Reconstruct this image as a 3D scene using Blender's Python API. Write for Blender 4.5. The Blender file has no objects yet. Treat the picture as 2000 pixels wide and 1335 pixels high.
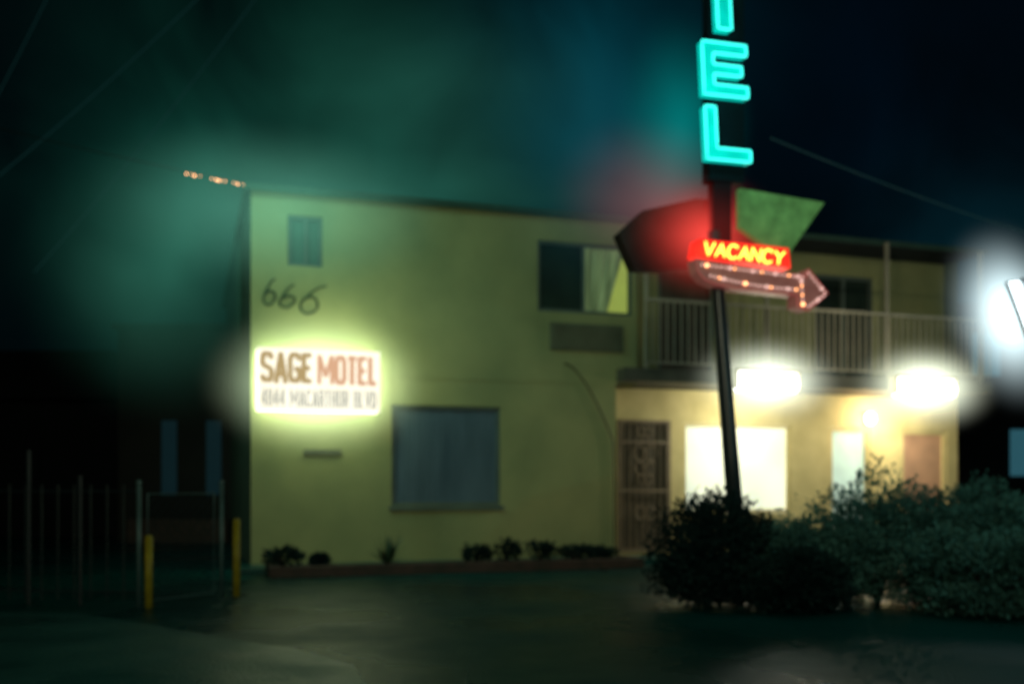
import bpy, math, random
from mathutils import Vector, Matrix, noise
random.seed(7)
sc = bpy.context.scene
col = sc.collection

# ------------------------------------------------------------ frames
def F(u, v, z):            # motel frame: u along facade, v into building
    return (-4.13 + .951*u - .309*v, 15.75 + .309*u + .951*v, z)
def S(s, d, z):            # pylon sign frame
    return (2.5 + .966*s - .259*d, 12.0 + .259*s + .966*d, z)
def W(x, y, z): return (x, y, z)

# ------------------------------------------------------------ materials
def new_mat(name):
    m = bpy.data.materials.new(name); m.use_nodes = True
    nt = m.node_tree; b = nt.nodes['Principled BSDF']
    return m, nt, b
def mat(name, c, c2=None, rough=.7, scale=3., metal=0., bump=0., bscale=40., emit=None, es=0., spec=.3, rough2=None, stretch=None):
    m, nt, b = new_mat(name)
    N = nt.nodes; L = nt.links
    b.inputs['Roughness'].default_value = rough
    b.inputs['Metallic'].default_value = metal
    b.inputs['Specular IOR Level'].default_value = spec
    tc = N.new('ShaderNodeNewGeometry'); src = tc.outputs['Position']
    if stretch:
        vm = N.new('ShaderNodeVectorMath'); vm.operation='MULTIPLY'; vm.inputs[1].default_value=stretch
        L.new(src, vm.inputs[0]); src = vm.outputs[0]
    nz = N.new('ShaderNodeTexNoise'); nz.inputs['Scale'].default_value = scale; nz.inputs['Detail'].default_value = 5
    L.new(src, nz.inputs['Vector'])
    cr = N.new('ShaderNodeValToRGB')
    cr.color_ramp.elements[0].position = .3; cr.color_ramp.elements[1].position = .7
    c2 = c2 or tuple(x*.7 for x in c)
    cr.color_ramp.elements[0].color = (*c2, 1); cr.color_ramp.elements[1].color = (*c, 1)
    L.new(nz.outputs['Fac'], cr.inputs['Fac']); L.new(cr.outputs['Color'], b.inputs['Base Color'])
    if rough2 is not None:
        mr = N.new('ShaderNodeMapRange'); mr.inputs['From Min'].default_value=.35; mr.inputs['From Max'].default_value=.65
        mr.inputs['To Min'].default_value = rough; mr.inputs['To Max'].default_value = rough2
        L.new(nz.outputs['Fac'], mr.inputs['Value']); L.new(mr.outputs['Result'], b.inputs['Roughness'])
    if bump:
        n2 = N.new('ShaderNodeTexNoise'); n2.inputs['Scale'].default_value = bscale; n2.inputs['Detail'].default_value = 4
        L.new(tc.outputs['Position'], n2.inputs['Vector'])
        bp = N.new('ShaderNodeBump'); bp.inputs['Strength'].default_value = bump; bp.inputs['Distance'].default_value = .02
        L.new(n2.outputs['Fac'], bp.inputs['Height']); L.new(bp.outputs['Normal'], b.inputs['Normal'])
    if emit:
        if stretch:
            c3=N.new('ShaderNodeValToRGB'); c3.color_ramp.elements[0].position=.3; c3.color_ramp.elements[1].position=.7
            c3.color_ramp.elements[0].color=(*[x*.35 for x in emit],1); c3.color_ramp.elements[1].color=(*emit,1)
            L.new(nz.outputs['Fac'],c3.inputs['Fac']); L.new(c3.outputs['Color'],b.inputs['Emission Color'])
        else: b.inputs['Emission Color'].default_value = (*emit, 1)
        b.inputs['Emission Strength'].default_value = es
    return m
def glow(name, c, s, c2=None, scale=2., base=.6):
    m, nt, b = new_mat(name); N = nt.nodes; L = nt.links
    b.inputs['Base Color'].default_value = (*[min(.8, x*base) for x in c], 1)
    b.inputs['Roughness'].default_value = .5; b.inputs['Specular IOR Level'].default_value=.2
    b.inputs['Emission Strength'].default_value = s
    if c2 is None:
        b.inputs['Emission Color'].default_value=(*c,1); return m
    g = N.new('ShaderNodeNewGeometry'); nz = N.new('ShaderNodeTexNoise'); nz.inputs['Scale'].default_value = scale
    L.new(g.outputs['Position'], nz.inputs['Vector'])
    cr = N.new('ShaderNodeValToRGB'); cr.color_ramp.elements[0].position=.35; cr.color_ramp.elements[1].position=.65
    cr.color_ramp.elements[0].color = (*(c2 or c), 1); cr.color_ramp.elements[1].color = (*c, 1)
    L.new(nz.outputs['Fac'], cr.inputs['Fac']); L.new(cr.outputs['Color'], b.inputs['Emission Color'])
    return m

M = {}
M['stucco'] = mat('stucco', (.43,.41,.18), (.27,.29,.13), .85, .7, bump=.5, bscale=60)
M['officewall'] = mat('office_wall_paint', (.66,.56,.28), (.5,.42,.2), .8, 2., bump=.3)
M['side'] = mat('shaded_side_wall', (.14,.18,.11), None, .9, 1.5)  # darker than the stucco: shade of the unlit side put into the colour
M['fascia'] = mat('fascia', (.05,.11,.08), None, .8)  # greenish tone stands in for haze veiling the roofline
M['roof'] = mat('roofing', (.02,.025,.025), None, .9)
M['alu'] = mat('window_aluminium', (.14,.18,.15), None, .5)
M['darkglass'] = mat('dark_glass', (.03,.05,.035), (.02,.03,.025), .25, 1.5, spec=.5)
M['curtain'] = mat('backlit_curtain_fabric', (.30,.36,.20), (.12,.16,.08), .9, 1., emit=(.13,.19,.08), es=.6, stretch=(9,9,.8))  # banded colour and emission paint the backlit folds
M['curtain_dim'] = mat('lit_curtain_fabric', (.35,.42,.10), (.2,.26,.08), .9, 2., emit=(.38,.46,.09), es=.6)
M['blind'] = mat('vertical_blind', (.16,.23,.28), (.09,.14,.18), .6, 1.3, stretch=(2.5,2.5,.5))
M['vent'] = mat('vent_metal', (.17,.18,.11), None, .6)
M['paint666'] = mat('spray_paint', (.065,.10,.055), (.04,.07,.04), .8, 6)
M['slab'] = mat('balcony_concrete', (.13,.12,.09), (.08,.08,.06), .8)
M['rail'] = mat('railing_paint', (.50,.44,.33), (.36,.33,.24), .6)
M['iron'] = mat('security_iron', (.26,.20,.14), None, .5)
M['doorpanel'] = mat('door_paint', (.10,.085,.06), None, .6)
M['doorred'] = mat('pink_door_paint', (.58,.34,.22), (.45,.27,.18), .6)
M['office'] = glow('office_window_light', (.88,.90,.70), 1.0, (.45,.55,.46), .8)
M['office2'] = glow('door_glass_light', (.60,.78,.66), .8, (.3,.42,.38), 1.2)
M['tube'] = glow('fluorescent_light', (.96,1.,.90), 5)
M['amber'] = glow('amber_lamp_light', (1.,.60,.26), 40)
M['signwhite'] = glow('sign_face_light', (1.,.96,.80), 1.2, (.97,.91,.72), 1.5, base=.12)
M['signside'] = glow('sign_cabinet_light', (.80,1.,.60), 5.5)
M['teal'] = glow('teal_letter_face', (.0,.60,.50), 1.0, (.0,.44,.37), 4)
M['tealtube'] = glow('teal_neon', (.06,1.,.86), 1.8)
M['redface'] = glow('red_panel_light', (1.,.03,.015), 1.3, (.8,.02,.012), 3)
M['redtrim'] = mat('red_trim_glow_paint', (.35,.05,.04), None, .5, emit=(.7,.16,.14), es=.4)  # trim paint given a faint red glow of its own
M['yellowtube'] = glow('yellow_neon', (1.,.70,.08), 3.4)
M['arrow'] = mat('arrow_glow_paint', (.32,.20,.18), (.18,.10,.09), .5, 5, emit=(.36,.10,.08), es=.28)  # faint red emission paints the surrounding sign glow onto the arrow
M['bulb'] = glow('warm_bulb', (1.,.42,.18), 5.)
M['bulbdim'] = glow('dim_bulb', (1.,.62,.55), 1.2)
M['boarddark'] = mat('weathered_dark_panel', (.030,.026,.024), (.015,.015,.014), .8, 3, spec=.1)
M['boardgreen'] = mat('weathered_green_glow_panel', (.22,.42,.16), (.03,.07,.03), .5, 5., emit=(.07,.20,.05), es=.5)  # weathered paint, plus emission painting neon light onto the panel
M['pole'] = mat('pole_paint', (.02,.03,.035), None, .35, spec=.6)
M['box'] = mat('sign_cabinet_paint', (.004,.010,.014), None, .8, spec=.1)
M['yellow'] = mat('bollard_paint', (.36,.30,.015), (.20,.17,.01), .5, 8)
M['galv'] = mat('galvanised_steel', (.09,.17,.17), None, .4, metal=.2)
M['fence'] = mat('dark_fence_steel', (.012,.028,.032), None, .5)
M['brick'] = mat('planter_brick', (.09,.055,.045), (.045,.04,.03), .8, 6, bump=.5)
M['soil'] = mat('soil', (.025,.022,.018), None, .9, 12, bump=.6)
M['leaf'] = mat('hazed_shrub_leaf', (.075,.20,.17), (.020,.07,.062), .8, 1.8, spec=.1)  # pale teal leaf colour carries the haze over the bushes
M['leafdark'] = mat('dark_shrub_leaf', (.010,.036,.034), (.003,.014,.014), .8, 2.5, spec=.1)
M['agave'] = mat('agave_leaf', (.05,.11,.06), (.03,.06,.03), .5, 8)
M['bark'] = mat('bark', (.02,.02,.015), None, .9)
M['house'] = mat('dark_house_wall', (.008,.013,.016), (.005,.009,.011), .9, .6)
M['housered'] = mat('brown_building_wall', (.030,.030,.025), (.014,.018,.016), .9, .7)
M['bluewin'] = mat('dim_window', (.07,.14,.10), None, .3, emit=(.02,.06,.05), es=.35)
M['bluewin2'] = mat('faint_blue_window', (.02,.05,.06), None, .3, emit=(.01,.035,.045), es=.25)  # window panes given a faint blue emission
M['tealwin'] = mat('teal_lit_window', (.05,.10,.12), None, .3, emit=(.05,.20,.26), es=.4)
M['cable'] = mat('wet_cable_glint', (.02,.03,.03), None, .3, emit=(.02,.09,.09), es=.2)  # small teal emission paints a glint along the cable
M['cabledark'] = mat('dark_cable', (.02,.025,.02), None, .5)
M['flood'] = glow('flood_lamp_light', (.78,.95,1.), 4)
M['lettersorange'] = mat('orange_lettering', (.03,.015,.01), None, .9, 3, emit=(.80,.46,.28), es=.92, spec=.05)
M['lettersolive'] = mat('brown_lettering', (.03,.02,.01), None, .9, 3, emit=(.56,.40,.18), es=.85, spec=.05)
M['lettersgrey'] = mat('grey_lettering', (.03,.03,.02), None, .9, 6, emit=(.50,.50,.40), es=.85, spec=.05)

# wet asphalt
m, nt, b = new_mat('wet_asphalt'); N = nt.nodes; L = nt.links
g = N.new('ShaderNodeNewGeometry')
n1 = N.new('ShaderNodeTexNoise'); n1.inputs['Scale'].default_value=.45; n1.inputs['Detail'].default_value=4; n1.inputs['Roughness'].default_value=.5
L.new(g.outputs['Position'], n1.inputs['Vector'])
r1 = N.new('ShaderNodeValToRGB'); r1.color_ramp.elements[0].position=.36; r1.color_ramp.elements[1].position=.62
r1.color_ramp.elements[0].color=(.14,.14,.14,1); r1.color_ramp.elements[1].color=(.5,.5,.5,1)
L.new(n1.outputs['Fac'], r1.inputs['Fac']); L.new(r1.outputs['Color'], b.inputs['Roughness'])
r2 = N.new('ShaderNodeValToRGB'); r2.color_ramp.elements[0].color=(.001,.022,.022,1); r2.color_ramp.elements[1].color=(.003,.060,.055,1)
L.new(n1.outputs['Fac'], r2.inputs['Fac']); L.new(r2.outputs['Color'], b.inputs['Base Color'])
b.inputs['Specular Tint'].default_value=(.25,.80,.85,1); b.inputs['Specular IOR Level'].default_value=.35; b.inputs['IOR'].default_value=1.2
n2 = N.new('ShaderNodeTexNoise'); n2.inputs['Scale'].default_value=35; n2.inputs['Detail'].default_value=5
L.new(g.outputs['Position'], n2.inputs['Vector'])
bp = N.new('ShaderNodeBump'); bp.inputs['Strength'].default_value=.5; bp.inputs['Distance'].default_value=.02
L.new(n2.outputs['Fac'], bp.inputs['Height']); L.new(bp.outputs['Normal'], b.inputs['Normal'])
M['asphalt'] = m
M['concrete'] = mat('wet_concrete', (.014,.095,.083), (.007,.050,.046), .25, .8, bump=.4, rough2=.55)

# ------------------------------------------------------------ mesh builder
class MB:
    def __init__(s): s.v=[]; s.f=[]
    def quad(s, pts):
        i=len(s.v); s.v += [tuple(p) for p in pts]; s.f.append(tuple(range(i,i+len(pts))))
    def box(s, fr, a0,a1,b0,b1,z0,z1):
        i=len(s.v)
        for z in (z0,z1):
            for (a,b_) in ((a0,b0),(a1,b0),(a1,b1),(a0,b1)): s.v.append(fr(a,b_,z))
        for f in ((0,3,2,1),(4,5,6,7),(0,1,5,4),(1,2,6,5),(2,3,7,6),(3,0,4,7)): s.f.append(tuple(i+k for k in f))
    def prism(s, fr, poly, b0, b1):
        n=len(poly); i=len(s.v)
        for b_ in (b0,b1):
            for (a,z) in poly: s.v.append(fr(a,b_,z))
        s.f.append(tuple(i+k for k in range(n))); s.f.append(tuple(i+n+k for k in reversed(range(n))))
        for k in range(n):
            k2=(k+1)%n; s.f.append((i+k,i+n+k,i+n+k2,i+k2))
    def tube(s, pts, r, n=8, closed=False, r2=None):
        pts=[Vector(p) for p in pts]; m_=len(pts); rings=[]
        for k,p in enumerate(pts):
            if closed: t=(pts[(k+1)%m_]-pts[k-1])
            else: t=(pts[min(k+1,m_-1)]-pts[max(k-1,0)])
            t = t.normalized() if t.length>1e-9 else Vector((0,0,1))
            ref = Vector((0,0,1)) if abs(t.z)<.9 else Vector((0,1,0))
            x=t.cross(ref).normalized(); y=t.cross(x).normalized()
            rr = r if r2 is None else r+(r2-r)*k/max(1,m_-1)
            ring=[]
            for j in range(n):
                a=2*math.pi*j/n; ring.append(len(s.v)); s.v.append(tuple(p+x*math.cos(a)*rr+y*math.sin(a)*rr))
            rings.append(ring)
        for k in range(m_ if closed else m_-1):
            A=rings[k]; B=rings[(k+1)%m_]
            for j in range(n): s.f.append((A[j],A[(j+1)%n],B[(j+1)%n],B[j]))
        if not closed:
            s.f.append(tuple(rings[0][::-1])); s.f.append(tuple(rings[-1]))
    def sphere(s, c, r, n=8, m_=6, sz=1.):
        c=Vector(c); i=len(s.v)
        for k in range(1,m_):
            th=math.pi*k/m_
            for j in range(n):
                a=2*math.pi*j/n; s.v.append(tuple(c+Vector((r*math.sin(th)*math.cos(a), r*math.sin(th)*math.sin(a), r*sz*math.cos(th)))))
        t=len(s.v); s.v.append(tuple(c+Vector((0,0,r*sz)))); s.v.append(tuple(c-Vector((0,0,r*sz))))
        for k in range(m_-2):
            for j in range(n):
                s.f.append((i+k*n+j, i+(k+1)*n+j, i+(k+1)*n+(j+1)%n, i+k*n+(j+1)%n))
        for j in range(n):
            s.f.append((t, i+j, i+(j+1)%n)); s.f.append((t+1, i+(m_-2)*n+(j+1)%n, i+(m_-2)*n+j))
    def obj(s, name, mt, parent=None, smooth=False, **props):
        me=bpy.data.meshes.new(name); me.from_pydata(s.v,[],s.f); me.update()
        if smooth:
            for p in me.polygons: p.use_smooth=True
        me.materials.append(M[mt] if isinstance(mt,str) else mt)
        o=bpy.data.objects.new(name,me); col.objects.link(o)
        finish(o,parent,props); return o
def finish(o,parent,props):
    if parent is not None:
        o.parent=parent
        o.matrix_parent_inverse = Matrix.Translation(-abs_loc(parent))
    for k,v in props.items(): o[k]=v
def abs_loc(o):
    l=Vector((0,0,0))
    return Vector(o['_loc']) if '_loc' in o else l
def thing(name, loc, label, category, group=None):
    e=bpy.data.objects.new(name,None); e.location=loc; e.empty_display_size=.3
    e['_loc']=list(loc); e['label']=label; e['category']=category
    if group: e['group']=group
    col.objects.link(e); return e

O_=[(.1,.22),(.1,.78),(.25,.93),(.75,.93),(.9,.78),(.9,.22),(.75,.07),(.25,.07),(.1,.22)]
BL={'S':([[(.92,.80),(.78,.93),(.22,.93),(.1,.80),(.1,.62),(.25,.54),(.75,.46),(.9,.38),(.9,.2),(.78,.07),(.22,.07),(.08,.2)]],1.),
 'A':([[(.1,0),(.5,.96),(.9,0)],[(.28,.27),(.72,.27)]],1.1),
 'G':([[(.9,.78),(.75,.93),(.25,.93),(.1,.78),(.1,.22),(.25,.07),(.75,.07),(.9,.2),(.9,.46),(.55,.46)]],1.05),
 'E':([[(.12,0),(.12,1)],[(.12,.93),(.92,.93)],[(.12,.5),(.8,.5)],[(.12,.07),(.92,.07)]],.9),
 'M':([[(.08,0),(.08,1)],[(.92,0),(.92,1)],[(.10,.98),(.5,.25)],[(.90,.98),(.5,.25)]],1.6),
 'O':([O_],1.05),
 'T':([[(.5,0),(.5,.93)],[(.03,.93),(.97,.93)]],.95),
 'L':([[(.12,0),(.12,1)],[(.12,.07),(.9,.07)]],.85),
 'C':([[(.9,.78),(.75,.93),(.25,.93),(.1,.78),(.1,.22),(.25,.07),(.75,.07),(.9,.22)]],1.),
 'R':([[(.12,0),(.12,1)],[(.12,.93),(.75,.93),(.88,.82),(.88,.60),(.75,.50),(.12,.50)],[(.55,.5),(.9,0)]],1.),
 'H':([[(.12,0),(.12,1)],[(.88,0),(.88,1)],[(.12,.5),(.88,.5)]],1.),
 'U':([[(.12,1),(.12,.22),(.27,.07),(.73,.07),(.88,.22),(.88,1)]],1.),
 'B':([[(.12,0),(.12,1)],[(.12,.93),(.72,.93),(.85,.82),(.85,.62),(.72,.52),(.12,.52)],[(.72,.52),(.9,.40),(.9,.18),(.75,.07),(.12,.07)]],1.),
 'V':([[(.06,1),(.5,.04),(.94,1)]],1.05),
 'D':([[(.12,0),(.12,1)],[(.12,.93),(.65,.93),(.88,.72),(.88,.28),(.65,.07),(.12,.07)]],1.),
 '4':([[(.72,0),(.72,1),(.08,.30),(.95,.30)]],.95),
 '8':([[(.25,.53),(.14,.66),(.14,.82),(.3,.93),(.7,.93),(.86,.82),(.86,.66),(.75,.53),(.9,.40),(.9,.18),(.72,.07),(.28,.07),(.1,.18),(.1,.40),(.25,.53),(.75,.53)]],.95),
 ' ':([],.55)}
def block(string, fr, a0,a1,z0,z1,d,name,mt,parent,sw=.080,gap=.036):
    tot=sum(BL[c][1] for c in string); unit=(a1-a0-gap*(len(string)-1))/tot; x=a0; mb=MB(); cnt=0; h=z1-z0
    for c in string:
        st,wd=BL[c]; w=wd*unit; sw_=sw*(.82 if c=='M' else 1)
        for s_ in st:
            pts=[(x+a*w, z0+z*h) for a,z in s_]
            for A,C in zip(pts,pts[1:]):
                dx,dz=C[0]-A[0],C[1]-A[1]; l=math.hypot(dx,dz); ux,uz=dx/l,dz/l; nx,nz=-uz*sw_/2,ux*sw_/2
                e=sw*.22 if len(s_)>2 else 0
                A2=(A[0]-ux*e,A[1]-uz*e); C2=(C[0]+ux*e,C[1]+uz*e); dd=d-.004-.0006*(cnt%7); cnt+=1
                mb.prism(fr,[(A2[0]-nx,A2[1]-nz),(C2[0]-nx,C2[1]-nz),(C2[0]+nx,C2[1]+nz),(A2[0]+nx,A2[1]+nz)],dd,d-.0005)
        x+=w+gap
    return mb.obj(name,mt,parent)

def wall(mb, fr, u0,u1,z0,z1, ops, v=0., dep=.14):
    us=sorted({u0,u1,*[o[0] for o in ops],*[o[1] for o in ops]}); zs=sorted({z0,z1,*[o[2] for o in ops],*[o[3] for o in ops]})
    for a,b_ in zip(us,us[1:]):
        for c,d in zip(zs,zs[1:]):
            mu,mz=(a+b_)/2,(c+d)/2
            if any(o[0]<mu<o[1] and o[2]<mz<o[3] for o in ops): continue
            mb.quad([fr(a,v,c),fr(b_,v,c),fr(b_,v,d),fr(a,v,d)])
    for a,b_,c,d in ops:
        mb.quad([fr(a,v,c),fr(a,v+dep,c),fr(a,v+dep,d),fr(a,v,d)])
        mb.quad([fr(b_,v,c),fr(b_,v,d),fr(b_,v+dep,d),fr(b_,v+dep,c)])
        mb.quad([fr(a,v,c),fr(b_,v,c),fr(b_,v+dep,c),fr(a,v+dep,c)])
        mb.quad([fr(a,v,d),fr(a,v+dep,d),fr(b_,v+dep,d),fr(b_,v,d)])
def frame(mb, fr, a0,a1,z0,z1, v0,v1, w, mull=()):
    mb.box(fr,a0,a1,v0,v1,z0,z0+w); mb.box(fr,a0,a1,v0,v1,z1-w,z1)
    mb.box(fr,a0,a0+w,v0,v1,z0+w,z1-w); mb.box(fr,a1-w,a1,v0,v1,z0+w,z1-w)
    for m_ in mull: mb.box(fr,m_-w/2,m_+w/2,v0,v1,z0+w,z1-w)

# ------------------------------------------------------------ ground
mb=MB(); n=64
mb.quad([(300*math.cos(2*math.pi*k/n),300*math.sin(2*math.pi*k/n),0) for k in range(n)]); mb.obj('ground','asphalt',kind='structure')
mb=MB()
edge=[(-6.5,10.4),(-4.4,10.1),(-3.6,9.5),(-2.6,8.6),(-1.7,7.9),(-1.15,7.2),(-.9,6.3),(-.7,5.0)]
mb.quad([(x,y,.012) for x,y in edge]+[(-7,5,.012),(-9,10.4,.012)]); mb.obj('pavement','concrete',kind='structure')
mb=MB(); mb.box(F,-.2,14,-.9,.0,0,.07); mb.obj('walkway','concrete',kind='structure')

# ------------------------------------------------------------ motel
UEND=14.3
B=thing('motel_building',F(7,4,0),'two storey mustard stucco motel with balcony and lit office','building')
winS=(.57,1.12,4.84,5.65); winU=(4.81,6.60,4.34,5.57); winL=(2.25,4.14,.98,2.655)
UE=6.68
mb=MB(); wall(mb,F,0,6.28,0,3.12,[winL]); wall(mb,F,0,UE,3.12,6.0,[winS,winU])
mb.quad([F(6.28,0,0),F(6.28,.6,0),F(6.28,.6,3.12),F(6.28,0,3.12)])
mb.quad([F(UE,0,3.12),F(UE,1.,3.12),F(UE,1.,6.),F(UE,0,6.)])
mb.box(F,.02,6.26,-.012,-.001,3.10,3.13)
mb.obj('wall','stucco',B)
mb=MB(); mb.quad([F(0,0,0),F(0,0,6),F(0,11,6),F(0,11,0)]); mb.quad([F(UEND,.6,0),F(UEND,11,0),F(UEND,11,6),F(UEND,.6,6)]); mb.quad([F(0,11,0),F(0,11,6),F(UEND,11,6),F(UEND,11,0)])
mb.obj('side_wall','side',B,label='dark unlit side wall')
mb=MB()
door=(6.57,7.66,.1,2.54); ow=(7.94,10.28,.8,2.5); d2=(11.17,12.13,.1,2.48); d3=(12.88,14.03,.1,2.45)
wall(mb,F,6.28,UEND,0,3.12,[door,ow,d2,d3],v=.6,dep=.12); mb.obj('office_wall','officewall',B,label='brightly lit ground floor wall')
mb=MB(); ud=(11.1,12.5,3.42,5.6); ud2=(7.6,8.8,3.42,5.5)
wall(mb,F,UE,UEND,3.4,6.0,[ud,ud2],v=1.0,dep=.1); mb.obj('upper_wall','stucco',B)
mb=MB(); mb.box(F,-.08,UEND+.1,-.10,11.1,6.0,6.06); mb.obj('roof','roof',B)
mb=MB(); mb.box(F,-.10,UEND+.12,-.13,-.10,5.97,6.07); mb.box(F,-.11,-.08,-.10,11.,5.97,6.07); mb.obj('roof_fascia','fascia',B)
def window(ops,mull):
    a0,a1,z0,z1=ops
    mb=MB(); frame(mb,F,a0+.01,a1-.01,z0+.01,z1-.01,.03,.09,.045,mull); return mb.obj('frame','alu')
def group(parent,name,objs,label=None):
    e=bpy.data.objects.new(name,None); e.location=(0,0,0); e['_loc']=[0,0,0]; col.objects.link(e)
    e.parent=parent; e.matrix_parent_inverse=Matrix.Translation(-Vector(parent['_loc']))
    if label: e['label']=label
    for o in objs: finish(o,e,{})
    return e
def glass(ops,mt,v=.1,name='glass'):
    mb=MB(); a0,a1,z0,z1=ops; mb.quad([F(a0,v,z0),F(a1,v,z0),F(a1,v,z1),F(a0,v,z1)]); return mb.obj(name,mt)
fr_=window(winS,[.86]); group(B,'window',[fr_,glass(winS,'bluewin')],'small dim bluish bathroom window')
mid=5.68
fr_=window(winU,[mid]); g_=glass((4.82,mid,4.35,5.56),'darkglass',.075)
mb=MB(); steps=80
for k in range(steps):
    q=[]
    for kk in (k,k+1):
        t=kk/steps; top_=mid+.03+(6.50-mid-.03)*t; bot_=mid+.03+(6.16-mid-.03)*t
        q.append((bot_,top_,.12+.028*math.sin(t*2*math.pi*5.5)+.01*math.sin(t*51)))
    mb.quad([F(q[0][0],q[0][2],4.38),F(q[1][0],q[1][2],4.38),F(q[1][1],q[1][2],5.53),F(q[0][1],q[0][2],5.53)])
c1=mb.obj('curtain','curtain')
mb=MB(); mb.quad([F(mid,.17,4.36),F(6.6,.17,4.36),F(6.6,.17,5.55),F(mid,.17,5.55)]); c2=mb.obj('curtain_lining','curtain_dim')
group(B,'window',[fr_,g_,c1,c2],'sliding window, one pane dark, one with yellow green curtain')
a0,a1,z0,z1=winL
fr_=window(winL,[])
mb=MB(); k=a0+.05
while k<a1-.06:
    mb.quad([F(k,.07,z0+.05),F(k+.085,.085,z0+.05),F(k+.085,.085,z1-.05),F(k,.07,z1-.05)]); k+=.088
bl=mb.obj('blind','blind')
mb=MB(); mb.box(F,a0-.04,a1+.04,-.05,-.002,z0-.07,z0-.005); sl=mb.obj('sill','alu')
group(B,'window',[fr_,glass(winL,'darkglass',.11),bl,sl],'ground floor window with pale closed vertical blinds')
mb=MB(); mb.box(F,5.02,6.40,-.06,-.002,3.68,4.15)
for k in range(9): mb.box(F,5.06,6.36,-.08,-.06,3.72+k*.045,3.742+k*.045)
mb.obj('air_conditioner','vent',B)
mb=MB(); mb.box(F,.82,1.42,-.03,-.002,1.82,1.90); mb.obj('wall_vent','vent',B)
def six(cx,cz,w,h,sl,wob,ext=.72):
    pts=[]
    for k in range(30):
        t=k/29
        if t<.45:
            q=t/.45; z=1-.66*q; x=ext-ext*q**.5
        else:
            q=(t-.45)/.55; a=math.pi-0.1+q*2*math.pi*.94; x=.46+.46*math.cos(a)*(1+wob*math.sin(a*2)); z=.28+.28*math.sin(a)*(1-wob*q)
        pts.append((cx+x*w+sl*z*h, cz+z*h))
    return pts
mb=MB()
for (cx,cz,w,h,sl,wob,ext) in ((.18,4.18,.19,.42,.14,.1,.72),(.43,4.15,.24,.38,.22,.22,.70),(.73,4.08,.30,.46,.28,-.10,1.1)):
    p=six(cx,cz,w,h,sl,wob,ext); mb.tube([F(a,-.006,z) for a,z in p],.014,6,r2=.024)
mb.obj('graffiti','paint666',B)
mb=MB(); pts=[]
for k in range(14):
    t=k/13; pts.append(F(5.30+.92*t**.8,-.02,3.45-1.35*t**1.3))
pts+= [F(6.24,-.02,1.4),F(6.24,-.02,.1)]
mb.tube(pts,.012,6); mb.obj('cable','cabledark',B)
for ops,mt in ((ud,'darkglass'),(ud2,'doorpanel')):
    mb=MB(); a0,a1,z0,z1=ops; frame(mb,F,a0+.01,a1-.01,z0,z1-.01,1.01,1.08,.06,[(a0+a1)/2] if mt=='darkglass' else [])
    f=mb.obj('frame','alu'); group(B,'balcony_door',[f,glass((a0,a1,z0,z1),mt,1.09,'door_leaf')])
mb=MB(); mb.box(F,6.30,UEND,-.35,.598,3.15,3.38); mb.box(F,6.70,UEND,.598,1.02,3.16,3.385); mb.obj('balcony_slab','slab',B)
mb=MB(); mb.box(F,6.70,UEND,-.30,-.25,4.58,4.63); mb.box(F,6.70,UEND,-.29,-.26,3.48,3.51)
k=6.72
while k<UEND:
    mb.box(F,k,k+.024,-.286,-.264,3.51,4.58); k+=.14
mb.obj('railing','rail',B)
for u in (6.74,9.2,11.85,14.1):
    mb=MB(); mb.box(F,u,u+.06,-.24,-.18,3.38,6.0); mb.obj('balcony_post','rail',B)
a0,a1,z0,z1=ow
mb=MB(); frame(mb,F,a0+.01,a1-.01,z0+.01,z1-.01,.62,.69,.05,[]); f=mb.obj('frame','officewall')
group(B,'window',[f,glass(ow,'office',.7)],'large brightly lit office window')
mb=MB(); frame(mb,F,d2[0]+.01,d2[1]-.01,d2[2],d2[3]-.01,.62,.69,.07,[]); f=mb.obj('frame','officewall')
group(B,'door',[f,glass(d2,'office2',.7,'door_leaf')],'glazed office door with cool light inside')
mb=MB(); frame(mb,F,d3[0]+.01,d3[1]-.01,d3[2],d3[3]-.01,.62,.69,.07,[]); f=mb.obj('frame','officewall')
group(B,'door',[f,glass(d3,'doorred',.69,'door_leaf')],'faded pink room door')
a0,a1,z0,z1=door
mb=MB(); frame(mb,F,a0+.01,a1-.01,z0,z1-.01,.56,.60,.05,[]); mb.box(F,a0+.06,a1-.06,.565,.595,1.2,1.25); mb.box(F,a0+.06,a1-.06,.565,.595,2.1,2.14)
k=a0+.12
while k<a1-.08: mb.box(F,k,k+.018,.57,.59,z0+.05,z1-.06); k+=.125
cx=(a0+a1)/2
for zc,rr in ((1.9,.17),(1.62,.15),(1.42,.1),(2.3,.1),(.8,.14)):
    for sg in (-1,1):
        mb.tube([F(cx+sg*(rr*(1-.5*q/14)*(1-math.cos(q*.5)))*.9,.555,zc+rr*(1-.4*q/14)*math.sin(q*.5)) for q in range(14)],.016,5)
f=mb.obj('security_gate','iron'); group(B,'door',[f,glass(door,'doorpanel',.70,'door_leaf')],'door behind scrolled iron security gate')
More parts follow.
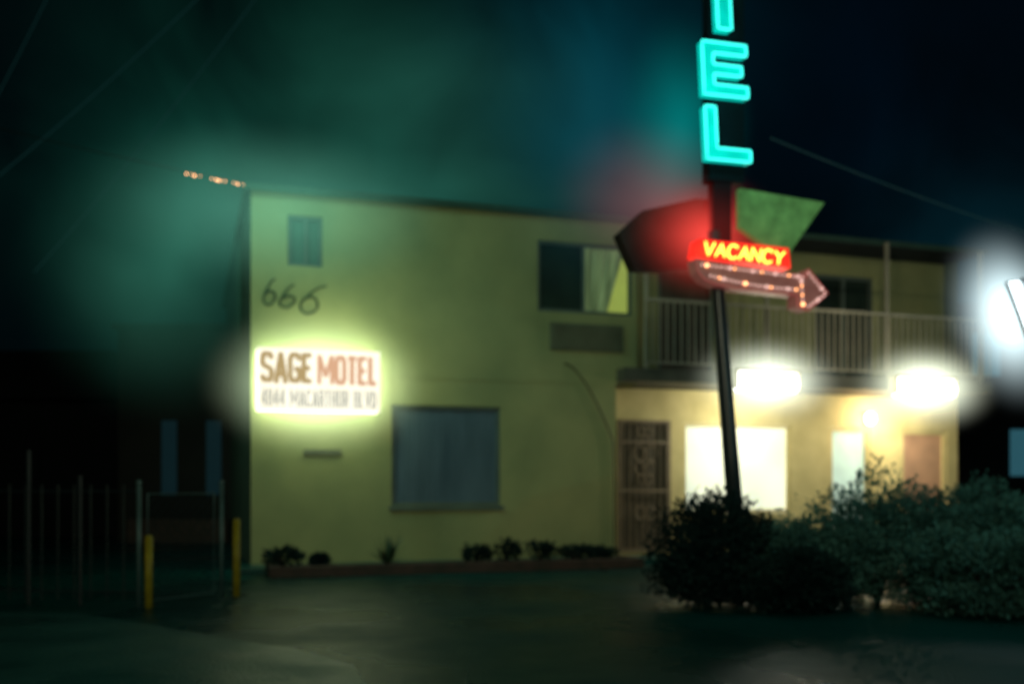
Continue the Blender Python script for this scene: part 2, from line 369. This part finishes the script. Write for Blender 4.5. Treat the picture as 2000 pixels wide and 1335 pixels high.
# wrap-around fluorescent fixtures hung on the balcony edge
for (u0,u1) in ((8.42,9.62),(11.85,13.15)):
    mb=MB(); mb.box(F,u0-.03,u1+.03,-.62,-.36,3.37,3.41); mb.box(F,u0-.05,u0-.03,-.62,-.36,3.05,3.41); mb.box(F,u1+.03,u1+.05,-.62,-.36,3.05,3.41); h=mb.obj('lamp_housing','rail')
    mb=MB(); mb.prism(lambda a,b_,z:F(b_,a,z),[(-.56,3.36),(-.66,3.16),(-.60,3.05),(-.49,3.01),(-.42,3.05),(-.39,3.16),(-.42,3.36)],u0,u1); t_=mb.obj('lamp_diffuser','tube',smooth=False)
    group(B,'balcony_lamp',[h,t_])
mb=MB(); mb.box(F,11.96,12.08,.54,.598,2.55,2.8); h=mb.obj('lamp_bracket','iron')
mb=MB(); mb.sphere(F(12.02,.45,2.66),.10,12,8,1.2); t_=mb.obj('lamp_globe','amber',smooth=True); group(B,'wall_lamp',[h,t_])

# ------------------------------------------------------------ lit address sign
G=thing('wall_sign',F(1.04,-.1,2.49),'glowing white rectangular motel name sign mounted on stucco wall','sign')
mb=MB(); mb.box(F,.085,1.99,-.30,-.002,2.50,3.455); mb.obj('sign_cabinet','signside',G)
mb=MB(); mb.box(F,.075,2.0,-.325,-.302,2.49,3.465); mb.obj('sign_face','signwhite',G)
block('SAGE',F,.14,.92,2.93,3.40,-.326,'name_lettering','lettersolive',G)
block('MOTEL',F,1.01,1.95,2.92,3.38,-.326,'name_lettering','lettersorange',G)
block('4844 MACARTHUR BLVD',F,.14,1.94,2.55,2.83,-.326,'address_lettering','lettersgrey',G,sw=.026,gap=.022)

# ------------------------------------------------------------ pylon sign
P=thing('motel_pylon_sign',(2.78,12.1,0),'tall neon motel sign with bulb arrow on dark pole','sign')
mb=MB(); mb.tube([(2.80,12.12,0),(2.66,12.12,1.7),(2.51,12.12,3.6),(2.46,12.12,4.4)],.105,14,r2=.08); mb.obj('pole','pole',P,smooth=True)
mb=MB(); mb.box(S,-.10,.36,.06,.26,5.0,9.2); mb.box(S,-.03,.2,.08,.25,3.9,5.0); mb.obj('sign_box','box',P)
def letter(poly,name):
    mb=MB(); mb.prism(S,poly,-.06,.055); a=mb.obj('letter_face','teal')
    mb=MB(); pts=[]; n=len(poly)
    for k in range(n):
        A=poly[k]; C=poly[(k+1)%n]
        for q in range(6): pts.append(S(A[0]+(C[0]-A[0])*q/6,-.075,A[1]+(C[1]-A[1])*q/6))
    mb.tube(pts,.011,6,closed=True); b_=mb.obj('neon_tube','tealtube',smooth=True)
    group(P,name,[a,b_])
def lean(poly): return [(x+.015-.05*(z-5.2),z) for x,z in poly]
x0,x1=-.21,.37; w=.14
z0,z1=5.21,5.84
letter(lean([(x0,z0),(x1,z0),(x1,z0+.14),(x0+w,z0+.14),(x0+w,z1),(x0,z1)]),'neon_letter')
z0,z1=5.98,6.61
letter(lean([(x0,z0),(x1,z0),(x1,z0+.13),(x0+w,z0+.13),(x0+w,z0+.25),(x1-.07,z0+.25),(x1-.07,z0+.37),(x0+w,z0+.37),(x0+w,z1-.13),(x1,z1-.13),(x1,z1),(x0,z1)]),'neon_letter')
z0,z1=6.78,7.43; cx=.10
letter(lean([(cx-.09,z0),(cx+.09,z0),(cx+.09,z1-.17),(x1+.04,z1-.17),(x1+.04,z1),(x0,z1),(x0,z1-.17),(cx-.09,z1-.17)]),'neon_letter')
mb=MB(); mb.prism(S,[(-1.10,4.40),(-.78,4.70),(-.068,4.90),(.28,4.90),(.28,4.08),(-.434,3.98),(-.90,3.97)],.50,.70); mb.obj('sign_board','boarddark',P,label='dark weathered angular panel')
mb=MB(); mb.prism(S,[(.285,4.92),(1.445,4.83),(1.073,4.33),(.932,4.13),(.60,4.26),(.285,4.45)],.02,.12); mb.obj('sign_board','boardgreen',P,label='green weathered angular panel')
mb=MB(); mb.prism(S,[(-.37,4.03),(-.33,4.23),(.85,4.19),(.88,3.95)],-.14,.11); mb.obj('vacancy_panel','redface',P)
st={'V':[[(0,1),(.5,0),(1,1)]],'A':[[(0,0),(.5,1),(1,0)],[(.22,.38),(.78,.38)]],'C':[[(1,.85),(.7,1),(.3,1),(0,.7),(0,.3),(.3,0),(.7,0),(1,.15)]],
    'N':[[(0,0),(0,1),(1,0),(1,1)]],'Y':[[(0,1),(.5,.5),(1,1)],[(.5,.5),(.5,0)]]}
x=-.29; wd=.120
mb=MB()
for ch in 'VACANCY':
    for s_ in st[ch]:
        pts=[]
        for A,C in zip(s_,s_[1:]):
            for q in range(4): pts.append((A[0]+(C[0]-A[0])*q/4,A[1]+(C[1]-A[1])*q/4))
        pts.append(s_[-1])
        P3=[]
        for a,z in pts:
            ss=x+a*wd+.025*z; P3.append(S(ss,-.17,4.035-.055*(ss+.26)+z*.155))
        mb.tube(P3,.0125,6)
    x+=wd+.034
mb.obj('vacancy_lettering','yellowtube',P,smooth=True)
arrow=[(-.37,3.995),(-.335,3.84),(-.25,3.755),(-.135,3.715),(.17,3.67),(.98,3.63),(.98,3.49),(1.13,3.45),(1.40,3.673),(1.13,3.96),(1.10,3.85),(.95,3.88)]
mb=MB(); mb.prism(S,arrow,-.12,.11); mb.obj('arrow_panel','arrow',P)
mb=MB(); pts=[]
n=len(arrow)
for k in range(n):
    A=arrow[k]; C=arrow[(k+1)%n]
    for q in range(5): pts.append(S(A[0]+(C[0]-A[0])*q/5,-.122,A[1]+(C[1]-A[1])*q/5))
mb.tube(pts,.007,6,closed=True); mb.obj('arrow_trim','redtrim',P)
bp_=[]
for k in range(23): 
    t=k/22; bp_.append((-.29+1.33*t, 3.925-.075*t))
for k in range(21):
    t=k/20; bp_.append((-.18+1.14*t, 3.80-.10*t-.03*math.sin(t*3)))
for k in range(6):
    t=k/5; bp_.append((1.13+.22*t,3.90-.22*t)); bp_.append((1.34-.21*t,3.64-.14*t))
    bp_.append((1.03+.02*t,3.80-.28*t))
for i,(a,z) in enumerate(bp_):
    mb=MB(); mb.sphere(S(a,-.135,z),.013 if i%5!=1 else .022,6,5); mb.obj('bulb','bulb' if i%6==1 else 'bulbdim',P,smooth=True)

# ------------------------------------------------------------ planter and plants
T=thing('planter',F(3,-1.3,0),'low dark reddish brick planter bed along the stucco wall','planter')
mb=MB(); mb.box(F,.15,6.0,-1.75,-1.6,0,.15); mb.box(F,.15,.3,-1.6,-.92,0,.15); mb.box(F,5.85,6.,-1.6,-.92,0,.15); mb.obj('planter_wall','brick',T)
mb=MB(); mb.box(F,.3,5.85,-1.6,-.91,0,.12); mb.obj('soil','soil',T)
def leafcloud(mb,c,r,n,ls,seed,flat=.25):
    rnd=random.Random(seed); c=Vector(c)
    for _ in range(n):
        d=Vector((rnd.gauss(0,1),rnd.gauss(0,1),rnd.gauss(0,1))).normalized()
        q=1+.45*noise.noise(d*2.3+Vector((seed,0,0)))+.2*noise.noise(d*6+Vector((0,seed,0)))
        rad=rnd.random()**.4*q
        p=c+Vector((d.x*r[0],d.y*r[1],d.z*r[2]))*rad
        if p.z<.02: continue
        if noise.noise(p*4.+Vector((seed,3,1)))<-.22: continue
        t=(d+Vector((rnd.uniform(-.8,.8),rnd.uniform(-.8,.8),rnd.uniform(-.2,1.)))).normalized()
        s=t.cross(Vector((rnd.uniform(-1,1),rnd.uniform(-1,1),rnd.uniform(-1,1)))).normalized()
        l=ls*rnd.uniform(.6,1.5); w_=l*flat
        mb.quad([p,p+t*l*.5+s*w_,p+t*l,p+t*l*.5-s*w_])
def shrub(name,base,r,h,n,ls,mt,label,cat,seed,grp=None,flat=.25,low=False):
    t=thing(name,base,label,cat,grp); b0=Vector(base); rnd=random.Random(seed)
    mb=MB()
    for k in range(6):
        a=k*1.05+rnd.random(); q=b0+Vector((math.cos(a)*r*.5,math.sin(a)*r*.5,h*.65)); mb.tube([b0+Vector((0,0,-.02)),b0+Vector((math.cos(a)*r*.15,math.sin(a)*r*.15,h*.3)),q],.03,5,r2=.008)
    mb.obj('stem','bark',t)
    mb=MB(); leafcloud(mb,b0+Vector((0,0,h*.5)),(r,r*.85,h*.5),n,ls,seed,flat)
    if low: leafcloud(mb,b0+Vector((0,0,h*.22)),(r*.95,r*.8,h*.24),n//2,ls,seed+9,flat)
    for k in range(4):
        a=rnd.random()*6.28; leafcloud(mb,b0+Vector((math.cos(a)*r*.6,math.sin(a)*r*.5,h*rnd.uniform(.45,.85))),(r*.45,r*.45,h*.26),n//6,ls,seed+k+1,flat)
    mb.obj('foliage',mt,t)
    return t
for i,(u,r,h) in enumerate(((.38,.28,.26),(.92,.12,.16),(3.35,.22,.24),(3.85,.20,.34),(4.4,.24,.28),(5.0,.32,.20),(5.5,.24,.18))):
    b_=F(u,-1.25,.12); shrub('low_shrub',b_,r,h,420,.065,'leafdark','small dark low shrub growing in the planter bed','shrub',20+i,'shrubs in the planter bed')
def agave(base,r,h,seed):
    t=thing('agave_plant',base,'spiky agave with pointed leaves in planter bed','plant'); rnd=random.Random(seed); mb=MB(); b0=Vector(base)
    for k in range(30):
        a=rnd.random()*6.28; el=rnd.uniform(.25,1.35); d=Vector((math.cos(a)*math.cos(el),math.sin(a)*math.cos(el),math.sin(el))); s=Vector((-math.sin(a),math.cos(a),0))
        l=r*rnd.uniform(.8,1.2); m_=b0+d*l*.4
        mb.quad([b0-s*.015,m_-s*.028,b0+d*l+Vector((0,0,-.03)),m_+s*.028,b0+s*.015])
    mb.obj('leaves','agave',t)
agave(F(1.95,-1.3,.12),.50,.4,3)
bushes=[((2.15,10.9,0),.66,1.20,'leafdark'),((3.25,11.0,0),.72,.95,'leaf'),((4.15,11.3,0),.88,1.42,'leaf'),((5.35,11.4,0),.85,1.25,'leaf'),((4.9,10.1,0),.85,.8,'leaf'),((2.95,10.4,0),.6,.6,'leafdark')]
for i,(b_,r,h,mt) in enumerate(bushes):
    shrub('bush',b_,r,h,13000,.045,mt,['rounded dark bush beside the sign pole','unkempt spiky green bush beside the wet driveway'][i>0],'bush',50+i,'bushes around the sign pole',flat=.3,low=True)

# ------------------------------------------------------------ bollards, gate, fences
for (x,y,h) in ((-3.89,10.66,.76),(-3.26,11.78,.90)):
    t=thing('bollard',(x,y,0),'yellow painted steel bollard beside the chain link gate','bollard','yellow bollards at the gate')
    mb=MB(); mb.tube([(x,y,-.02),(x,y,h)],.042,14); mb.obj('post','yellow',t,smooth=True)
    mb=MB(); mb.sphere((x,y,h),.042,14,6,.5); mb.obj('cap','yellow',t,smooth=True)
def chain(mb,A,C,z0,z1,sp=.13,r=.004):
    A=Vector(A); C=Vector(C); Ln=(C-A).length; d=(C-A)/Ln; h=z1-z0; k=-h
    while k<Ln:
        for sg in (0,1):
            a=max(k,0.); b_=min(k+h,Ln)
            if b_<=a: continue
            za,zb=(a-k),(b_-k)
            if sg: za,zb=h-za,h-zb
            mb.tube([A+d*a+Vector((0,0,z0+za)),A+d*b_+Vector((0,0,z0+zb))],r,3)
        k+=sp
t=thing('chain_link_gate',(-3.75,11.2,0),'galvanised chain link gate standing across the side alley','gate')
for (x,y) in ((-4.03,10.75),(-3.43,11.75)):
    mb=MB(); mb.tube([(x,y,0),(x,y,1.32)],.024,10); mb.sphere((x,y,1.34),.034,8,6); mb.obj('gate_post','galv',t,smooth=True)
mb=MB(); mb.tube([(-3.97,10.85,.06),(-3.49,11.66,.06),(-3.49,11.66,1.22),(-3.97,10.85,1.22)],.011,6,closed=True); mb.obj('gate_frame','galv',t)
mb=MB(); chain(mb,(-3.97,10.85,0),(-3.49,11.66,0),.06,1.22); mb.obj('chain_mesh','fence',t)
t=thing('metal_fence',(-5.5,11.3,0),'dark steel bar fence beside the alley gate','fence')
mb=MB(); x=-9.
while x<-4.15:
    y=10.85+(-4.1-x)*.12; mb.box(W,x,x+.014,y,y+.014,.05,1.32); x+=.19
mb.obj('fence_bars','fence',t)
mb=MB(); mb.tube([(-9,11.45,1.25),(-4.1,10.87,1.25)],.012,6); mb.tube([(-9,11.45,.15),(-4.1,10.87,.15)],.012,6); mb.obj('fence_rail','fence',t)
for x in (-8.1,-6.6,-5.35,-4.75):
    y=10.87+(-4.1-x)*.12; mb=MB(); mb.tube([(x,y,0),(x,y,1.42 if x>-5 else 1.7)],.024,8); mb.obj('fence_post','fence',t)

# ------------------------------------------------------------ neighbouring buildings
t=thing('apartment_building',(-8.4,26,0),'dim brown building behind the alley gate','building')
mb=MB(); mb.box(W,-9.3,-6.2,23.5,30,0,5.0); mb.obj('wall','housered',t)
mb=MB(); mb.box(W,-9.4,-6.1,23.35,30.1,5.0,5.12); mb.obj('roof','roof',t)
for x in (-8.25,-7.2):
    mb=MB(); mb.box(W,x,x+.34,23.44,23.498,1.1,2.85); mb.obj('window','bluewin2',t)
mb=MB(); mb.box(W,-8.9,-6.6,23.0,23.3,.0,.55); mb.obj('step_wall','brick',t)
t=thing('dark_house',(-15,27,0),'unlit low house with overhanging roof beyond fence','house')
mb=MB(); mb.box(W,-19,-9.6,26,34,0,3.6); mb.obj('wall','house',t)
mb=MB(); v=[(-19.6,25.4,3.55),(-9.1,25.4,3.55),(-9.1,34.6,3.55),(-19.6,34.6,3.55),(-16.5,30,5.4),(-12.,30,5.4)]
for f in ((0,1,5,4),(1,2,5),(2,3,4,5),(3,0,4),(0,3,2,1)): mb.quad([v[k] for k in f])
mb.obj('roof','roof',t)
mb=MB(); mb.box(W,-13.4,-12.3,25.9,25.99,1.2,2.4); mb.obj('window','house',t)
mb=MB(); mb.box(W,-11.2,-10.3,25.9,25.99,0.05,2.1); mb.obj('door','house',t)
t=thing('corner_shop_building',(15,30,0),'dark distant building with teal lit windows','building')
mb=MB(); mb.box(W,12.2,20,28,34,0,6.2); mb.obj('wall','house',t)
mb=MB(); mb.box(W,12.0,20.2,27.8,34.2,6.2,6.4); mb.obj('roof','roof',t)
for (x,w_,z0,z1) in ((12.9,.8,4.4,5.6),(14.0,.5,1.6,2.9)):
    mb=MB(); mb.box(W,x,x+w_,27.93,27.99,z0,z1); mb.obj('window','tealwin',t)
t=thing('street_lamp',(8.75,16.8,0),'bright cool white flood lamp on a dark steel pole','street lamp')
mb=MB(); mb.tube([(8.95,16.8,0),(8.95,16.8,4.9)],.07,10,r2=.05); mb.tube([(8.95,16.8,4.7),(8.5,16.6,4.75)],.03,8); mb.obj('pole','pole',t)
mb=MB(); mb.prism(lambda a,b_,z:(a,16.5+b_,z),[(8.22,4.70),(8.42,4.72),(8.74,3.80),(8.55,3.76)],.0,.12); mb.obj('lamp_head','pole',t)
mb=MB(); mb.prism(lambda a,b_,z:(a,16.48+b_,z),[(8.23,4.68),(8.40,4.70),(8.72,3.82),(8.56,3.79)],.0,.015); mb.obj('lamp_lens','flood',t)

# ------------------------------------------------------------ cables
def sag(A,C,s,n=24):
    A=Vector(A); C=Vector(C); return [A.lerp(C,k/n)-Vector((0,0,4*s*(k/n)*(1-k/n))) for k in range(n+1)]
for A,C,s,r,lb in (((-5.9,20,11.5),(-13,20,5.5),.25,.012,'thin overhead cable glinting against the night sky'),((-5.,20,11.3),(-9.6,20,5.6),.15,.010,'thin overhead cable glinting against the night sky'),
                   ((-8.3,19,11.8),(-11.5,19,5.8),.2,.009,'thin overhead cable glinting against the night sky'),((3.2,12.3,5.6),(13,21,6.1),.15,.010,'thin overhead cable running from the neon sign')):
    mb=MB(); mb.tube(sag(A,C,s),r,5); o=mb.obj('power_line','cable'); o['label']=lb; o['category']='cable'; o['group']='overhead cables'
t=thing('string_lights',F(0,0,6.05),'drooping cable with small orange bulbs at roof corner','string lights')
A=F(0,-.1,6.05); C=(-11.5,15.2,7.8)
p=sag(A,C,.12,60); mb=MB(); mb.tube(p,.008,5); mb.obj('cable','cabledark',t)
for q,rr in ((1,.010),(1.7,.020),(2.2,.012),(3.3,.014),(4,.022),(4.4,.02),(5.0,.014),(6.4,.012),(7.1,.022),(7.6,.012),(8.1,.018)):
    k=int(q); c=p[k].lerp(p[k+1],q-k); mb=MB(); mb.sphere(c-Vector((0,0,.02+rr)),rr*.8,6,5); mb.obj('bulb','bulb',t)

for e in list(bpy.data.objects):
    if '_loc' in e: del e['_loc']

# ------------------------------------------------------------ emission-only haze volumes, added to paint halos around lamps and signs
def glow_haze(c,r,cl,rot=0.,ns=1.6,nstr=.35,pw=2.,ry=0.):
    m=bpy.data.materials.new('emissive_haze'); m.use_nodes=True; nt=m.node_tree; N=nt.nodes; L=nt.links; N.clear()
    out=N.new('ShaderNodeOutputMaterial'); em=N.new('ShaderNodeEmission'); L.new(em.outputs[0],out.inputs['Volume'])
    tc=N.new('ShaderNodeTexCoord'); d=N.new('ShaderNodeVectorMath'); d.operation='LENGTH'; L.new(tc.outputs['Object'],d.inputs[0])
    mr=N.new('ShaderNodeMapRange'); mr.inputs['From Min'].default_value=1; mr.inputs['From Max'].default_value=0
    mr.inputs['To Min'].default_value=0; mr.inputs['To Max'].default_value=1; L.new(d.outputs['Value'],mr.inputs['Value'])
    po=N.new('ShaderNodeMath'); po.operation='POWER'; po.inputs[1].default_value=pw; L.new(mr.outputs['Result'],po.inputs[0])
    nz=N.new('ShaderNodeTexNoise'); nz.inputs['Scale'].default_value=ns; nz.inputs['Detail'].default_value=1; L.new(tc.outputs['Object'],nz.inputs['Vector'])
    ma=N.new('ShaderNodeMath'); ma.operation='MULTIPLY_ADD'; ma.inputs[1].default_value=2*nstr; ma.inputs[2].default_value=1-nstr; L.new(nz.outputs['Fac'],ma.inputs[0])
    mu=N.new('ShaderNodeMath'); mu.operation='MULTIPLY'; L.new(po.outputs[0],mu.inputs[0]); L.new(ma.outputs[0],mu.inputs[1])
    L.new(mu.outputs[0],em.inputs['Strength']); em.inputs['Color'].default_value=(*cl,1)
    me_=MB(); me_.sphere((0,0,0),1,24,14); o=me_.obj('glow_haze',m,smooth=True,kind='stuff'); o.location=c; o.scale=r; o.rotation_euler=(0,ry,rot)
    o['label']='soft patch of self-glowing haze added as a halo'; o['category']='glow_haze'
a18=math.radians(18); a15=math.radians(15)
glow_haze(F(1.05,-.15,2.95),(2.0,.148,1.35),(12.,15.5,9.5),a18,pw=2.3)        # behind the sign face
glow_haze(F(.4,-.3,5.65),(2.9,.17,1.45),(.40,1.35,.95),a18,nstr=.4,ns=2.,pw=1.6)  # over the roof corner
glow_haze(F(-1.4,3.5,5.4),(2.8,.8,3.2),(.03,.15,.10),a18,nstr=.8,ns=2.4)      # behind the roof corner
glow_haze(F(3.5,2.5,6.9),(5.0,.6,1.9),(.02,.12,.085),a18,nstr=.8,ns=3.)       # above the roof
glow_haze((-5.8,19.,7.3),(2.5,.8,2.3),(.006,.050,.036),nstr=.9,ns=2.4)
glow_haze((-2.0,19.,8.8),(5.0,1.2,2.6),(.006,.035,.025),nstr=.9,ns=2.8)
glow_haze(S(.1,1.3,6.1),(1.1,.7,1.7),(.0,.28,.26),a15)                        # behind the neon letters
glow_haze(S(-.9,1.8,6.0),(2.1,.8,2.6),(.003,.050,.068),a15)
glow_haze(S(-.08,.18,4.36),(1.25,.27,.95),(6.5,.42,.32),a15,pw=3.)            # between VACANCY panel and back board
glow_haze(S(-.5,.9,4.95),(1.5,.4,1.2),(.42,.17,.17),a15,nstr=.6)
glow_haze(F(9.05,-.55,3.20),(1.9,.34,1.0),(11,12,9.6),a18,nstr=.1,pw=3.)      # around balcony lamps
glow_haze(F(12.5,-.55,3.20),(2.0,.34,1.05),(12,13,10),a18,nstr=.1,pw=3.)
glow_haze(F(12.0,.45,2.68),(1.1,.13,.9),(10,6.4,3.0),a18,nstr=.15,pw=2.4)
glow_haze((8.48,17.0,4.2),(1.3,.34,1.9),(9,11.5,12),nstr=.1,ry=-.3,pw=3.0)

# ------------------------------------------------------------ street light reaching the facade, plus added unseen fill and spill lights
def area(loc,tgt,size,energy,c,name,spread=120):
    l=bpy.data.lights.new(name,'AREA'); l.size=size; l.energy=energy; l.color=c; l.spread=math.radians(spread)
    o=bpy.data.objects.new(name,l); o.location=loc; o.rotation_euler=(Vector(tgt)-Vector(loc)).to_track_quat('-Z','Y').to_euler(); col.objects.link(o)
area((-1,-6,6.5),(2.5,17,1.0),3.,205,(.97,.97,.66),'street_light')
area((-5.5,10,9.),(-3.2,16,5.0),1.5,35,(.38,.95,.80),'corner_haze_fill',70)  # unseen teal fill added in place of haze on the upper left wall
def point(loc,e,c,name):
    l=bpy.data.lights.new(name,'POINT'); l.energy=e; l.color=c; l.shadow_soft_size=0.
    o=bpy.data.objects.new(name,l); o.location=loc; col.objects.link(o)
point(F(1.4,-.95,3.75),17,(.80,1.,.66),'sign_spill_light')
point(F(9.0,-.35,2.5),75,(1.,.94,.68),'balcony_fill_light')
point(F(12.4,-.35,2.5),85,(1.,.90,.62),'balcony_fill_light')
point(F(10.5,-1.6,3.9),26,(1.,.92,.66),'balcony_fill_light')  # unseen fill added to lighten the upper wall and balcony
point((6.2,8.2,3.0),60,(.55,.95,.90),'bush_fill_light')  # unseen fill added in front of the bushes to lighten them
point((2.0,10.9,5.9),45,(.15,1.,.88),'neon_spill_light')

# ------------------------------------------------------------ night sky
def catdir(px,py):
    return Vector(((px-1000)/1944., 1., (950-py)/1944.)).normalized()
w_=bpy.data.worlds.new('World'); sc.world=w_; w_.use_nodes=True; nt=w_.node_tree; N=nt.nodes; L=nt.links
em=N['Background']
g=N.new('ShaderNodeTexCoord'); nm=N.new('ShaderNodeVectorMath'); nm.operation='NORMALIZE'; L.new(g.outputs['Generated'],nm.inputs[0])
blobs=[((600,240),(.0022,.022,.014),100),((330,380),(.0012,.014,.010),150),((1160,110),(.000,.018,.026),190),
       ((900,330),(.002,.012,.009),150),((1700,220),(.0,.0010,.003),60),((1900,580),(.001,.012,.016),220)]
prev=None
for (p,c,n) in blobs:
    d=N.new('ShaderNodeVectorMath'); d.operation='DOT_PRODUCT'; L.new(nm.outputs[0],d.inputs[0]); d.inputs[1].default_value=catdir(*p)
    mx=N.new('ShaderNodeMath'); mx.operation='MAXIMUM'; mx.inputs[1].default_value=0; L.new(d.outputs['Value'],mx.inputs[0])
    pw=N.new('ShaderNodeMath'); pw.operation='POWER'; pw.inputs[1].default_value=n; L.new(mx.outputs[0],pw.inputs[0])
    s=N.new('ShaderNodeVectorMath'); s.operation='SCALE'; s.inputs[0].default_value=c; L.new(pw.outputs[0],s.inputs['Scale'])
    if prev is None: prev=s.outputs[0]
    else:
        a=N.new('ShaderNodeVectorMath'); a.operation='ADD'; L.new(prev,a.inputs[0]); L.new(s.outputs[0],a.inputs[1]); prev=a.outputs[0]
nz=N.new('ShaderNodeTexNoise'); nz.inputs['Scale'].default_value=5.5; nz.inputs['Detail'].default_value=4; nz.inputs['Distortion'].default_value=.6
L.new(nm.outputs[0],nz.inputs['Vector'])
mr=N.new('ShaderNodeMapRange'); mr.inputs['From Min'].default_value=.3; mr.inputs['From Max'].default_value=.7
mr.inputs['To Min'].default_value=.25; mr.inputs['To Max'].default_value=1.6; L.new(nz.outputs['Fac'],mr.inputs['Value'])
s=N.new('ShaderNodeVectorMath'); s.operation='SCALE'; L.new(prev,s.inputs[0]); L.new(mr.outputs['Result'],s.inputs['Scale'])
a=N.new('ShaderNodeVectorMath'); a.operation='ADD'; L.new(s.outputs[0],a.inputs[0]); a.inputs[1].default_value=(.0003,.0014,.0022)
L.new(a.outputs[0],em.inputs['Color']); em.inputs['Strength'].default_value=1

# ------------------------------------------------------------ camera
cd=bpy.data.cameras.new('camera'); cam=bpy.data.objects.new('camera',cd); col.objects.link(cam); sc.camera=cam
cam.location=(0,0,1.3); cam.rotation_euler=(math.pi/2,0,0)
cd.lens=35; cd.sensor_width=36; cd.shift_y=.141; cd.clip_end=600
cd.dof.use_dof=True; cd.dof.focus_distance=3.4; cd.dof.aperture_fstop=1.4
sc.view_settings.view_transform='Standard'
